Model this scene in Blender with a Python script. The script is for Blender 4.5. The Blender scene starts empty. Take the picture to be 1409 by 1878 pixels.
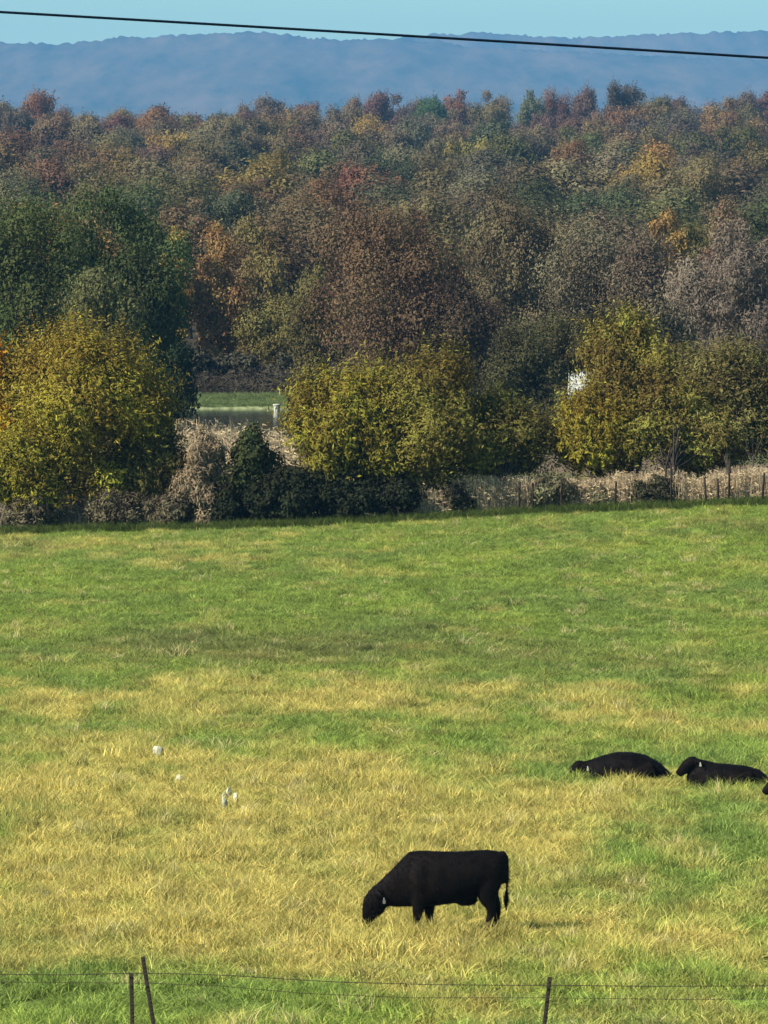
import bpy, bmesh, math, random
import numpy as np
from mathutils import Vector, Matrix

# ------------------------------------------------------------------ camera, sky, sun, exposure
SC = bpy.context.scene
COL = SC.collection
W, H, F = 1409.0, 1878.0, 10000.0          # photograph size and focal length in its pixels
CAM_Z, HORIZON = 11.7, 425.0
PITCH = math.atan((H / 2 - HORIZON) / F)

cd = bpy.data.cameras.new('camera')
cd.sensor_fit = 'VERTICAL'; cd.sensor_height = 24.0; cd.lens = 24.0 * F / H
cd.clip_start = 1.0; cd.clip_end = 30000.0
cam = bpy.data.objects.new('camera', cd); COL.objects.link(cam)
cam.location = (0, 0, CAM_Z); cam.rotation_euler = (math.pi / 2 - PITCH, 0, 0)
SC.camera = cam

SUN = Vector((-0.74, -0.40, 0.66)).normalized()
SUN_EL = math.asin(SUN.z); SUN_ROT = math.atan2(SUN.x, SUN.y) % (2 * math.pi)

wd = bpy.data.worlds.new('World'); SC.world = wd; wd.use_nodes = True
wn = wd.node_tree.nodes; wl = wd.node_tree.links; wn.clear()
sky = wn.new('ShaderNodeTexSky'); sky.sky_type = 'NISHITA'; sky.sun_disc = False
sky.sun_elevation = SUN_EL; sky.sun_rotation = SUN_ROT
sky.air_density = 1.0; sky.dust_density = 0.4; sky.ozone_density = 3.0
tint = wn.new('ShaderNodeMix'); tint.data_type = 'RGBA'; tint.blend_type = 'MULTIPLY'
tint.inputs[0].default_value = 1.0
tint.inputs[7].default_value = (0.76, 1.0, 0.85, 1)
bg = wn.new('ShaderNodeBackground'); bg.inputs[1].default_value = 0.09
wo = wn.new('ShaderNodeOutputWorld')
wl.new(sky.outputs[0], tint.inputs[6]); wl.new(tint.outputs[2], bg.inputs[0]); wl.new(bg.outputs[0], wo.inputs[0])

sd = bpy.data.lights.new('sun', 'SUN'); sd.energy = 5.0; sd.angle = math.radians(0.53); sd.color = (1.0, 0.93, 0.80)
so = bpy.data.objects.new('sun', sd); COL.objects.link(so)
so.rotation_euler = (-SUN).to_track_quat('-Z', 'Y').to_euler(); so.location = (-60, -20, 60)

vs = SC.view_settings
vs.view_transform = 'Standard'; vs.look = 'None'; vs.gamma = 1.0; vs.use_curve_mapping = False
vs.exposure = 0.9
SC.render.engine = 'CYCLES'
SC.cycles.use_denoising = True
SC.cycles.max_bounces = 6; SC.cycles.diffuse_bounces = 3; SC.cycles.glossy_bounces = 2
SC.cycles.transmission_bounces = 3; SC.cycles.volume_bounces = 0
HAZE_DENSITY = 0.8e-4
HAZE_COLOR = (0.168, 0.445, 0.82, 1)

# ------------------------------------------------------------------ helpers
RNG = np.random.default_rng(7)
CP, SP = math.cos(PITCH), math.sin(PITCH)

def at(px, py, y):
    """world point at forward distance y seen at photograph pixel px, py"""
    u = (px - W / 2) / F; v = -(py - H / 2) / F
    d = Vector((u, CP + v * SP, -SP + v * CP))
    k = y / d.y
    return Vector((d.x * k, y, CAM_Z + d.z * k))

def dist_at(py):                      # flat-ground distance of a pixel row
    return CAM_Z * F / (py - HORIZON)

def to_px(x, y, z):
    """numpy world -> photo pixels"""
    zz = z - CAM_Z
    dep = y * CP - zz * SP
    return W / 2 + F * x / dep, H / 2 - F * (y * SP + zz * CP) / dep

_tab = np.random.default_rng(99).random((256, 256))
def vnoise(x, y):
    x = np.asarray(x, float); y = np.asarray(y, float)
    xi = np.floor(x).astype(int); yi = np.floor(y).astype(int)
    fx = x - xi; fy = y - yi
    fx = fx * fx * (3 - 2 * fx); fy = fy * fy * (3 - 2 * fy)
    g = lambda a, b: _tab[a % 256, b % 256]
    return (g(xi, yi) * (1 - fx) + g(xi + 1, yi) * fx) * (1 - fy) + (g(xi, yi + 1) * (1 - fx) + g(xi + 1, yi + 1) * fx) * fy

def fbm(x, y, o=4):
    s = 0; a = 0.5; t = 0
    for i in range(o):
        s = s + a * vnoise(np.asarray(x) * 2 ** i + 17.3 * i, np.asarray(y) * 2 ** i + 5.1 * i); t += a; a *= 0.5
    return s / t

def sstep(a, b, x):
    t = np.clip((np.asarray(x, float) - a) / (b - a), 0, 1)
    return t * t * (3 - 2 * t)

def mesh_from(name, V, faces_flat, sizes, face_attr=None, vert_color=None, smooth=False):
    me = bpy.data.meshes.new(name)
    V = np.asarray(V, np.float32); fl = np.asarray(faces_flat, np.int32); sz = np.asarray(sizes, np.int32)
    me.vertices.add(len(V)); me.vertices.foreach_set('co', V.ravel())
    me.loops.add(len(fl)); me.loops.foreach_set('vertex_index', fl)
    me.polygons.add(len(sz))
    me.polygons.foreach_set('loop_start', np.concatenate([[0], np.cumsum(sz)[:-1]]).astype(np.int32))
    if smooth: me.polygons.foreach_set('use_smooth', np.ones(len(sz), bool))
    me.update(calc_edges=True)
    if face_attr is not None:
        a = me.attributes.new('tint', 'FLOAT', 'FACE'); a.data.foreach_set('value', np.asarray(face_attr, np.float32))
    if vert_color is not None:
        a = me.color_attributes.new('soil', 'FLOAT_COLOR', 'POINT')
        c = np.ones((len(V), 4), np.float32); c[:, :3] = vert_color
        a.data.foreach_set('color', c.ravel())
    return me

def link(name, me, mat=None, parent=None, loc=None):
    o = bpy.data.objects.new(name, me); COL.objects.link(o)
    if mat is not None and me is not None and not me.materials: me.materials.append(mat)
    if parent is not None: o.parent = parent
    if loc is not None: o.location = loc
    return o

def tag(o, label=None, cat=None, group=None, kind=None):
    if label: o['label'] = label
    if cat: o['category'] = cat
    if group: o['group'] = group
    if kind: o['kind'] = kind
    return o

def empty(name, loc, rz=0.0):
    o = bpy.data.objects.new(name, None); COL.objects.link(o)
    o.location = loc; o.rotation_euler = (0, 0, rz); o.empty_display_size = 0.3
    return o

class MB:
    """collects rings / tubes / boxes into one mesh"""
    def __init__(s): s.V = []; s.Fc = []
    def ring_loft(s, rings, caps=True):
        n = len(rings[0]); b0 = len(s.V)
        for r in rings: s.V.extend([tuple(p) for p in r])
        for i in range(len(rings) - 1):
            a = b0 + i * n; b = a + n
            for j in range(n):
                k = (j + 1) % n
                s.Fc.append((a + j, a + k, b + k, b + j))
        if caps:
            s.Fc.append(tuple(b0 + j for j in reversed(range(n))))
            e = b0 + (len(rings) - 1) * n
            s.Fc.append(tuple(e + j for j in range(n)))
    def tube(s, pts, rad, n=6):
        pts = [Vector(p) for p in pts]; rings = []
        for i, p in enumerate(pts):
            t = (pts[min(i + 1, len(pts) - 1)] - pts[max(i - 1, 0)]).normalized()
            ref = Vector((0, 1, 0)) if abs(t.y) < 0.9 else Vector((1, 0, 0))
            u = t.cross(ref).normalized(); v = t.cross(u)
            r = rad[i] if hasattr(rad, '__len__') else rad
            rings.append([p + (u * math.cos(2 * math.pi * j / n) + v * math.sin(2 * math.pi * j / n)) * r for j in range(n)])
        s.ring_loft(rings)
    def box(s, c, h, rot=None):
        b = len(s.V); c = Vector(c)
        for sx, sy, sz in ((-1,-1,-1),(1,-1,-1),(1,1,-1),(-1,1,-1),(-1,-1,1),(1,-1,1),(1,1,1),(-1,1,1)):
            p = Vector((sx * h[0], sy * h[1], sz * h[2]))
            if rot is not None: p = rot @ p
            s.V.append(tuple(c + p))
        for f in ((3,2,1,0),(4,5,6,7),(0,1,5,4),(1,2,6,5),(2,3,7,6),(3,0,4,7)): s.Fc.append(tuple(b + i for i in f))
    def ellipsoid(s, c, r, seg=12, rings=8, rot=None):
        c = Vector(c); R = []
        for i in range(1, rings):
            th = math.pi * i / rings
            ring = []
            for j in range(seg):
                ph = 2 * math.pi * j / seg
                p = Vector((r[0] * math.sin(th) * math.cos(ph), r[1] * math.sin(th) * math.sin(ph), r[2] * math.cos(th)))
                if rot is not None: p = rot @ p
                ring.append(c + p)
            R.append(ring)
        s.ring_loft(R)
    def mesh(s, name, smooth=False):
        me = bpy.data.meshes.new(name); me.from_pydata(s.V, [], s.Fc); me.update()
        bm = bmesh.new(); bm.from_mesh(me); bmesh.ops.recalc_face_normals(bm, faces=bm.faces); bm.to_mesh(me); bm.free()
        if smooth:
            for p in me.polygons: p.use_smooth = True
        return me

# ------------------------------------------------------------------ materials
def new_mat(name):
    m = bpy.data.materials.new(name); m.use_nodes = True
    nt = m.node_tree; nt.nodes.clear()
    out = nt.nodes.new('ShaderNodeOutputMaterial')
    return m, nt, nt.nodes, nt.links, out

def principled(name, col, rough=0.7, noise=None, spec=0.3, bump=None, metal=0.0):
    m, nt, N, L, out = new_mat(name)
    p = N.new('ShaderNodeBsdfPrincipled'); L.new(p.outputs[0], out.inputs[0])
    p.inputs['Roughness'].default_value = rough; p.inputs['Specular IOR Level'].default_value = spec
    p.inputs['Metallic'].default_value = metal
    p.inputs['Base Color'].default_value = (*col, 1)
    tc = N.new('ShaderNodeTexCoord')
    if noise:
        sc, col2 = noise
        t = N.new('ShaderNodeTexNoise'); t.inputs['Scale'].default_value = sc; t.inputs['Detail'].default_value = 6
        L.new(tc.outputs['Object'], t.inputs['Vector'])
        r = N.new('ShaderNodeValToRGB'); r.color_ramp.elements[0].position = 0.35; r.color_ramp.elements[1].position = 0.68
        r.color_ramp.elements[0].color = (*col, 1); r.color_ramp.elements[1].color = (*col2, 1)
        L.new(t.outputs['Fac'], r.inputs[0]); L.new(r.outputs[0], p.inputs['Base Color'])
    if bump:
        t = N.new('ShaderNodeTexNoise'); t.inputs['Scale'].default_value = bump[0]; t.inputs['Detail'].default_value = 5
        L.new(tc.outputs['Object'], t.inputs['Vector'])
        b = N.new('ShaderNodeBump'); b.inputs['Strength'].default_value = bump[1]; b.inputs['Distance'].default_value = bump[2]
        L.new(t.outputs['Fac'], b.inputs['Height']); L.new(b.outputs[0], p.inputs['Normal'])
    return m

def leaf_material(name, trans=0.28, var=0.9, hue=0.05):
    """foliage: the colour of the object, varied leaf by leaf"""
    m, nt, N, L, out = new_mat(name)
    oi = N.new('ShaderNodeObjectInfo'); at_ = N.new('ShaderNodeAttribute'); at_.attribute_name = 'tint'
    hs = N.new('ShaderNodeHueSaturation')
    mh = N.new('ShaderNodeMapRange'); mh.inputs[3].default_value = 0.5 - hue; mh.inputs[4].default_value = 0.5 + hue
    mv = N.new('ShaderNodeMapRange'); mv.inputs[3].default_value = 1 - 0.62 * var; mv.inputs[4].default_value = 1 + 0.75 * var
    L.new(at_.outputs['Fac'], mh.inputs[0]); L.new(at_.outputs['Fac'], mv.inputs[0])
    L.new(mh.outputs[0], hs.inputs['Hue']); L.new(mv.outputs[0], hs.inputs['Value'])
    L.new(oi.outputs['Color'], hs.inputs['Color'])
    d = N.new('ShaderNodeBsdfDiffuse'); t = N.new('ShaderNodeBsdfTranslucent')
    mx = N.new('ShaderNodeMixShader'); mx.inputs[0].default_value = trans
    L.new(hs.outputs[0], d.inputs[0]); L.new(hs.outputs[0], t.inputs[0])
    L.new(d.outputs[0], mx.inputs[1]); L.new(t.outputs[0], mx.inputs[2]); L.new(mx.outputs[0], out.inputs[0])
    return m

MIDLEAF = leaf_material('leaves of the trees behind the pond', trans=0.25, var=0.8, hue=0.035)
LEAF = leaf_material('leaves', trans=0.2, var=1.12, hue=0.05)
FARLEAF = leaf_material('distant leaves', trans=0.35, var=0.48, hue=0.02)
TWIG = leaf_material('twigs', trans=0.05, var=0.8, hue=0.015)
SHADED_BARK = principled('bark', (0.028, 0.022, 0.017), 0.9, (3.0, (0.06, 0.048, 0.038)), 0.1)  # shade under the crowns is put into this dark trunk colour
BARK_PALE = principled('pale bark', (0.20, 0.17, 0.14), 0.9, (3.0, (0.12, 0.10, 0.08)), 0.1)

# ground colour comes from a painted attribute plus fine relief
m, nt, N, L, out = new_mat('soil and turf')
p = N.new('ShaderNodeBsdfPrincipled'); p.inputs['Roughness'].default_value = 0.95; p.inputs['Specular IOR Level'].default_value = 0.05
a = N.new('ShaderNodeAttribute'); a.attribute_name = 'soil'
tc = N.new('ShaderNodeTexCoord'); t = N.new('ShaderNodeTexNoise'); t.inputs['Scale'].default_value = 2.5; t.inputs['Detail'].default_value = 8
L.new(tc.outputs['Object'], t.inputs['Vector'])
mr = N.new('ShaderNodeMapRange'); mr.inputs[1].default_value = 0.3; mr.inputs[2].default_value = 0.7; mr.inputs[3].default_value = 0.55; mr.inputs[4].default_value = 1.35
L.new(t.outputs['Fac'], mr.inputs[0])
hs = N.new('ShaderNodeHueSaturation'); L.new(a.outputs['Color'], hs.inputs['Color']); L.new(mr.outputs[0], hs.inputs['Value'])
L.new(hs.outputs[0], p.inputs['Base Color']); L.new(p.outputs[0], out.inputs[0])
GROUND = m

# grass: colour of the tuft (instance attribute) mixed blade by blade with straw
m, nt, N, L, out = new_mat('grass blades')
a = N.new('ShaderNodeAttribute'); a.attribute_type = 'INSTANCER'; a.attribute_name = 'gcol'
b = N.new('ShaderNodeAttribute'); b.attribute_name = 'tint'
hs = N.new('ShaderNodeHueSaturation')
mv = N.new('ShaderNodeMapRange'); mv.inputs[3].default_value = 0.50; mv.inputs[4].default_value = 1.55
mh = N.new('ShaderNodeMapRange'); mh.inputs[3].default_value = 0.52; mh.inputs[4].default_value = 0.475
L.new(b.outputs['Fac'], mv.inputs[0]); L.new(b.outputs['Fac'], mh.inputs[0])
L.new(a.outputs['Color'], hs.inputs['Color']); L.new(mv.outputs[0], hs.inputs['Value']); L.new(mh.outputs[0], hs.inputs['Hue'])
d = N.new('ShaderNodeBsdfDiffuse'); t = N.new('ShaderNodeBsdfTranslucent'); mx = N.new('ShaderNodeMixShader'); mx.inputs[0].default_value = 0.3
L.new(hs.outputs[0], d.inputs[0]); L.new(hs.outputs[0], t.inputs[0]); L.new(d.outputs[0], mx.inputs[1]); L.new(t.outputs[0], mx.inputs[2])
L.new(mx.outputs[0], out.inputs[0])
GRASS = m

# mountain forest cover
m, nt, N, L, out = new_mat('mountain woodland')
p = N.new('ShaderNodeBsdfDiffuse')
tc = N.new('ShaderNodeTexCoord'); t = N.new('ShaderNodeTexNoise'); t.inputs['Scale'].default_value = 0.009; t.inputs['Detail'].default_value = 9; t.inputs['Roughness'].default_value = 0.68
mp = N.new('ShaderNodeMapping'); mp.inputs['Scale'].default_value = (1, 0.14, 1); L.new(tc.outputs['Object'], mp.inputs[0]); L.new(mp.outputs[0], t.inputs['Vector'])
r = N.new('ShaderNodeValToRGB')
r.color_ramp.elements[0].position = 0.33; r.color_ramp.elements[0].color = (0.015, 0.03, 0.022, 1)
r.color_ramp.elements[1].position = 0.66; r.color_ramp.elements[1].color = (0.15, 0.105, 0.07, 1)
L.new(t.outputs['Fac'], r.inputs[0]); L.new(r.outputs[0], p.inputs[0]); L.new(p.outputs[0], out.inputs[0])
MOUNTAIN = m

# pond water
m, nt, N, L, out = new_mat('pond water')
p = N.new('ShaderNodeBsdfPrincipled'); p.inputs['Base Color'].default_value = (0.012, 0.022, 0.028, 1); p.inputs['Roughness'].default_value = 0.08
tc = N.new('ShaderNodeTexCoord'); t = N.new('ShaderNodeTexNoise'); t.inputs['Scale'].default_value = 1.3; t.inputs['Detail'].default_value = 3
L.new(tc.outputs['Object'], t.inputs['Vector'])
b = N.new('ShaderNodeBump'); b.inputs['Strength'].default_value = 0.25; b.inputs['Distance'].default_value = 0.05
L.new(t.outputs['Fac'], b.inputs['Height']); L.new(b.outputs[0], p.inputs['Normal']); L.new(p.outputs[0], out.inputs[0])
WATER = m

HIDE = principled('black cow hide', (0.0018, 0.0016, 0.0018), 0.65, (3.0, (0.0085, 0.006, 0.005)), 0.05, (60.0, 0.35, 0.02))
TAGM = principled('ear tag plastic', (0.38, 0.37, 0.30), 0.5)
TAGD = principled('muddy ear tag', (0.16, 0.155, 0.14), 0.6)
STEEL = principled('weathered steel post', (0.022, 0.016, 0.012), 0.7, (20.0, (0.045, 0.03, 0.02)), 0.3)
WIREM = principled('rusty fence wire', (0.05, 0.035, 0.022), 0.6, None, 0.3)
CABLE = principled('dark cable sheath', (0.002, 0.008, 0.018), 0.8, None, 0.05)
STONE = principled('pale limestone', (0.50, 0.48, 0.35), 0.85, (9.0, (0.25, 0.24, 0.17)), 0.2, (9.0, 0.5, 0.04))
WHITE = principled('white paint', (0.80, 0.80, 0.74), 0.6, (4.0, (0.72, 0.72, 0.66)), 0.3)
ROOFM = principled('grey roof sheet', (0.18, 0.18, 0.18), 0.6, (3.0, (0.12, 0.12, 0.12)), 0.3)
GLASS = principled('dark window glass', (0.02, 0.025, 0.03), 0.08)
WOODP = principled('dark wooden post', (0.018, 0.014, 0.012), 0.9, (8.0, (0.035, 0.028, 0.022)), 0.1)

# ------------------------------------------------------------------ terrain
EDGE_PX = [-400, 0, 350, 700, 1050, 1409, 1800]
EDGE_PY = [988, 983, 975, 960, 944, 927, 912]
EDGE_D = 213.0
def edge_dist(px):                                   # where the pasture ends; the ground climbs to the right there
    return EDGE_D + 0.5 * np.sin(np.asarray(px, float) / 130.0)
def edge_z(x):
    return CAM_Z - (np.interp(W / 2 + np.asarray(x, float) * F / EDGE_D, EDGE_PX, EDGE_PY) - HORIZON) * EDGE_D / F
_hx = (np.linspace(-400, 1800, 120) - W / 2) / F * EDGE_D
_hy = edge_dist(np.linspace(-400, 1800, 120))
def hedge_y(x): return np.interp(x, _hx, _hy)

POND_C, POND_R = (-9.5, 338.0), (12.0, 24.0)
def pond_d(x, y): return (np.abs((x - POND_C[0]) / POND_R[0]) ** 4 + np.abs((y - POND_C[1]) / POND_R[1]) ** 4) ** 0.25

def terrain(x, y):
    x = np.asarray(x, float); y = np.asarray(y, float)
    z = np.interp(y, [-60, 0, 20, 40, 62, 362, 364, 384, 402, 600, 750, 900, 1150, 1500, 1900, 2600, 5200, 18000],
                     [10.2, 9.6, 7.6, 3.2, 0.0, 0.0, 0.12, 0.16, 0.9, 2.7, 6.5, 11.5, 19, 31, 18, 2, 2, 2])
    near = sstep(60, 75, y) * (1 - sstep(300, 330, y)) * (1 - 0.75 * sstep(190, 212, y))
    z = z + near * ((fbm(x / 14 + 3, y / 22 + 8, 3) - 0.5) * 0.42)
    tilt = sstep(140, 212, y) ** 1.3 * (1 - sstep(222, 300, y))
    z = z + tilt * edge_z(x)
    far = sstep(420, 520, y) * (1 - sstep(1900, 2600, y))
    z = z + far * (fbm(x / 60, y / 120, 3) - 0.5) * 3
    pd = pond_d(x, y)
    z = np.where(pd < 1.0, np.minimum(z, z * 0 - 0.8), z)
    z = np.where((pd >= 1.0) & (pd < 1.12) & (y < 362), np.minimum(z, 0.02), z)
    return z
def ter(x, y): return float(terrain(np.array([x]), np.array([y]))[0])

# ---- pasture colours: dry and green patches as they lie on the field
DRY = [  # px, py, rx, ry, amount   (patches located on the field through the photograph)
    (330, 1290, 470, 38, 0.75), (760, 1300, 500, 34, 0.35), (1250, 1325, 330, 30, 0.45), (900, 1265, 220, 20, 0.25),
    (100, 1440, 260, 70, 0.55), (300, 1560, 420, 130, 0.85), (820, 1480, 420, 75, 0.75), (520, 1420, 300, 50, 0.35),
    (760, 1600, 500, 110, 0.55), (420, 1700, 420, 80, 0.65), (700, 1745, 320, 60, 0.75), (1100, 1720, 330, 60, 0.5),
    (1300, 1760, 200, 50, 0.5), (1080, 1590, 180, 60, 0.35), (60, 1680, 200, 90, 0.5), (560, 1770, 130, 35, 0.5),
    (150, 1000, 260, 18, 0.45), (520, 1015, 120, 14, 0.6), (360, 1025, 80, 10, 0.4), (1390, 1650, 120, 60, 0.25),
    (90, 1770, 150, 30, 0.35), (340, 1765, 160, 30, 0.35), (1180, 1470, 90, 22, 0.5), (960, 1860, 220, 40, 0.35)]
GREEN = [(a_, b_, c_, d_, 0.6 * e_) for a_, b_, c_, d_, e_ in [(1330, 1500, 200, 110, 0.55), (1250, 1600, 160, 50, 0.35), (620, 1370, 260, 30, 0.45), (80, 1850, 190, 45, 0.8), (1180, 1380, 260, 40, 0.35),
         (600, 1850, 140, 30, 0.55), (1250, 1840, 160, 40, 0.3), (380, 1810, 70, 30, 0.35), (620, 1100, 700, 60, 0.25)]]
BROWN = [(250, 1195, 260, 34, 0.5), (560, 1185, 240, 34, 0.6), (1000, 1210, 260, 26, 0.5), (1330, 1225, 140, 22, 0.3), (0, 1010, 110, 18, 0.5), (1370, 970, 60, 22, 0.5), (760, 1150, 160, 22, 0.3)]
def patch(lst, px, py):
    s = 0
    for cx, cy, rx, ry, am in lst: s = s + am * np.exp(-((px - cx) / rx) ** 2 - ((py - cy) / ry) ** 2)
    return s
def pasture_color(x, y):
    px, py = to_px(x, y, edge_z(x) * sstep(140, 212, y) ** 1.3)
    wx = (fbm(x / 2.2, y / 4.5, 3) - 0.5) * 160; wy = (fbm(x / 2.6 + 40, y / 5 + 9, 3) - 0.5) * 60
    qx, qy = px + wx, py + wy
    n = fbm(x / 1.1 + 7, y / 2.6, 4)
    dry = patch(DRY, qx, qy) - patch(GREEN, qx, qy) + (n - 0.5) * 2.0 + (fbm(x / 0.35, y / 0.7, 2) - 0.5) * 1.0 - 0.08 + 0.14 * sstep(1240, 1290, qy)
    dry = np.clip(dry, 0, 1)
    br = 0.62 * np.clip(patch(BROWN, qx, qy) + (fbm(x / 0.9 + 3, y / 2 + 1, 3) - 0.5) * 0.5, 0, 0.85) * (patch(BROWN, qx, qy) > 0.12)
    n2 = fbm(x / 3.3 + 21, y / 6 + 4, 3)
    g = np.stack([0.212 + 0.12 * (n2 - 0.5), 0.285 + 0.12 * (n2 - 0.5), 0.062 + 0 * n2], -1)
    g = g * (1 + 0.12 * sstep(1240, 1500, py))[..., None]
    st = np.array([0.50, 0.435, 0.125]); bw = np.array([0.15, 0.125, 0.065])
    c = g * (1 - dry[..., None]) + st * dry[..., None]
    c = c * (1 - br[..., None]) + bw * br[..., None]
    return np.clip(c, 0.01, 1), dry, br

# ---- ground sheet
ys = np.concatenate([np.arange(-60, 60, 6), np.arange(60, 76, 1.0), np.arange(76, 240, 0.45), np.arange(240, 375, 1.2), np.arange(375, 700, 8), np.arange(700, 2700, 30), np.arange(2700, 14401, 400)])
def strip_x(y):
    half = 18 + 0.085 * max(y, 0) if y < 700 else 18 + 0.085 * 700 + (y - 700) * 0.55
    t = np.linspace(-1, 1, 181)
    return half * (0.45 * t + 0.55 * t ** 3) * 2.2
X = np.stack([strip_x(y) for y in ys]); Y = np.repeat(ys[:, None], X.shape[1], 1)
Z = terrain(X, Y)
col, _, _ = pasture_color(X, Y)
col = col * 0.42
hy = hedge_y(X)
def blend(c, target, w): return c * (1 - w[..., None]) + np.array(target) * w[..., None]
col = blend(col, (0.15, 0.11, 0.07), sstep(0, 1.2, Y - hy + 0.4))
sc_n = fbm(X / 6, Y / 14, 4)
col = blend(col, (0.10, 0.10, 0.04), sstep(2, 5, Y - hy) * sstep(0.5, 0.7, sc_n))
col = blend(col, (0.10, 0.17, 0.045), sstep(355, 363, Y) * (1 - sstep(381, 384, Y)))
col = blend(col, (0.22, 0.24, 0.12), sstep(361.2, 361.8, Y) * (1 - sstep(363.2, 364.2, Y)))
col = blend(col, (0.045, 0.036, 0.024), sstep(382, 386, Y))
col = blend(col, (0.06, 0.07, 0.03), sstep(1900, 2400, Y))
ny, nx = X.shape
idx = np.arange(ny * nx).reshape(ny, nx)
quads = np.stack([idx[:-1, :-1], idx[:-1, 1:], idx[1:, 1:], idx[1:, :-1]], -1).reshape(-1, 4)
me = mesh_from('ground', np.stack([X, Y, Z], -1).reshape(-1, 3), quads.ravel(), np.full(len(quads), 4), vert_color=col.reshape(-1, 3), smooth=True)
tag(link('ground', me, GROUND), kind='structure')

# ---- pond
th = np.linspace(0, 2 * math.pi, 64, endpoint=False)
ct, st_ = np.cos(th), np.sin(th)
rr = 1.06 / (np.abs(ct) ** 4 + np.abs(st_) ** 4) ** 0.25
pv = np.stack([POND_C[0] + POND_R[0] * rr * ct, np.minimum(POND_C[1] + POND_R[1] * rr * st_, 362.2), np.full(64, -0.07)], -1)
me = mesh_from('pond', pv, np.arange(64), [64])
tag(link('pond', me, WATER), kind='structure')

# ---- mountains
def ridge(name, prof, dist, front, width=3600):
    P = np.array(prof, float)
    xs = np.linspace(-width, width, 1100); vsn = np.linspace(0, 1, 46)
    pxs = xs / dist * F + W / 2
    pys = np.interp(pxs, P[:, 0], P[:, 1])
    ztop = CAM_Z + (HORIZON - pys) * dist / F
    jag = (vnoise(xs / 7, xs * 0 + 2) - 0.5) * 7.0 + (vnoise(xs / 19, xs * 0 + 5) - 0.5) * 5.0
    rows = []
    for v in vsn:
        y = dist - front * (1 - v)
        spur = (fbm(xs / 520 + 4 + v * 0.5, xs * 0 + v * 1.3, 3) - 0.5)
        yy = y + spur * 220 * math.sin(math.pi * v)
        zz = -2 + (ztop + 2) * (v ** 0.9) + (jag if v > 0.985 else 0)
        rows.append(np.stack([xs, yy, zz], -1))
    rows.append(np.stack([xs, xs * 0 + dist + 200, ztop * 0.4], -1))
    rows.append(np.stack([xs, xs * 0 + dist + 400, xs * 0 - 2], -1))
    A = np.stack(rows); n0, n1 = A.shape[:2]
    i = np.arange(n0 * n1).reshape(n0, n1)
    q = np.stack([i[:-1, :-1], i[:-1, 1:], i[1:, 1:], i[1:, :-1]], -1).reshape(-1, 4)
    me = mesh_from(name, A.reshape(-1, 3), q.ravel(), np.full(len(q), 4), smooth=True)
    return tag(link(name, me, MOUNTAIN), kind='structure')
ridge('mountain', [(-3000, 120), (-600, 84), (0, 80), (100, 82), (170, 75), (230, 69), (300, 68), (380, 65), (460, 60), (510, 62), (560, 70), (640, 75),
                   (720, 73), (800, 79), (900, 88), (1050, 97), (1300, 108), (1700, 130), (4000, 190)], 12000, 3200)
ridge('mountain', [(-3000, 150), (0, 120), (600, 84), (720, 73), (790, 66), (870, 60), (960, 66), (1040, 72), (1100, 69), (1200, 64), (1300, 62), (1409, 59), (1900, 66), (4000, 120)], 13300, 1000)

# ---- haze: one even body of air round everything
hm, nt, N, L, out = new_mat('air')
pv_ = N.new('ShaderNodeVolumePrincipled'); pv_.inputs['Color'].default_value = HAZE_COLOR
pv_.inputs['Density'].default_value = HAZE_DENSITY; pv_.inputs['Anisotropy'].default_value = 0.0
L.new(pv_.outputs[0], out.inputs['Volume'])
mb = MB(); mb.box((0, 6850, 262), (7000, 6950, 268)); 
tag(link('haze', mb.mesh('haze'), hm), kind='stuff')

# ------------------------------------------------------------------ foliage builders
def leaf_quads(C, Nn, size, aspect, rng, fold=0.25):
    n = len(C)
    r = rng.normal(size=(n, 3)); u = np.cross(Nn, r); u /= np.linalg.norm(u, axis=1, keepdims=True) + 1e-9
    v = np.cross(Nn, u)
    L_ = (size * math.sqrt(aspect) * 0.5)[:, None]; S_ = (size / math.sqrt(aspect) * 0.5)[:, None]
    f = Nn * (S_ * fold)
    V = np.stack([C - u * L_, C + v * S_ + f, C + u * L_, C - v * S_ + f], 1).reshape(-1, 3)
    return V

def unit(a): return a / (np.linalg.norm(a, axis=1, keepdims=True) + 1e-9)

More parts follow.
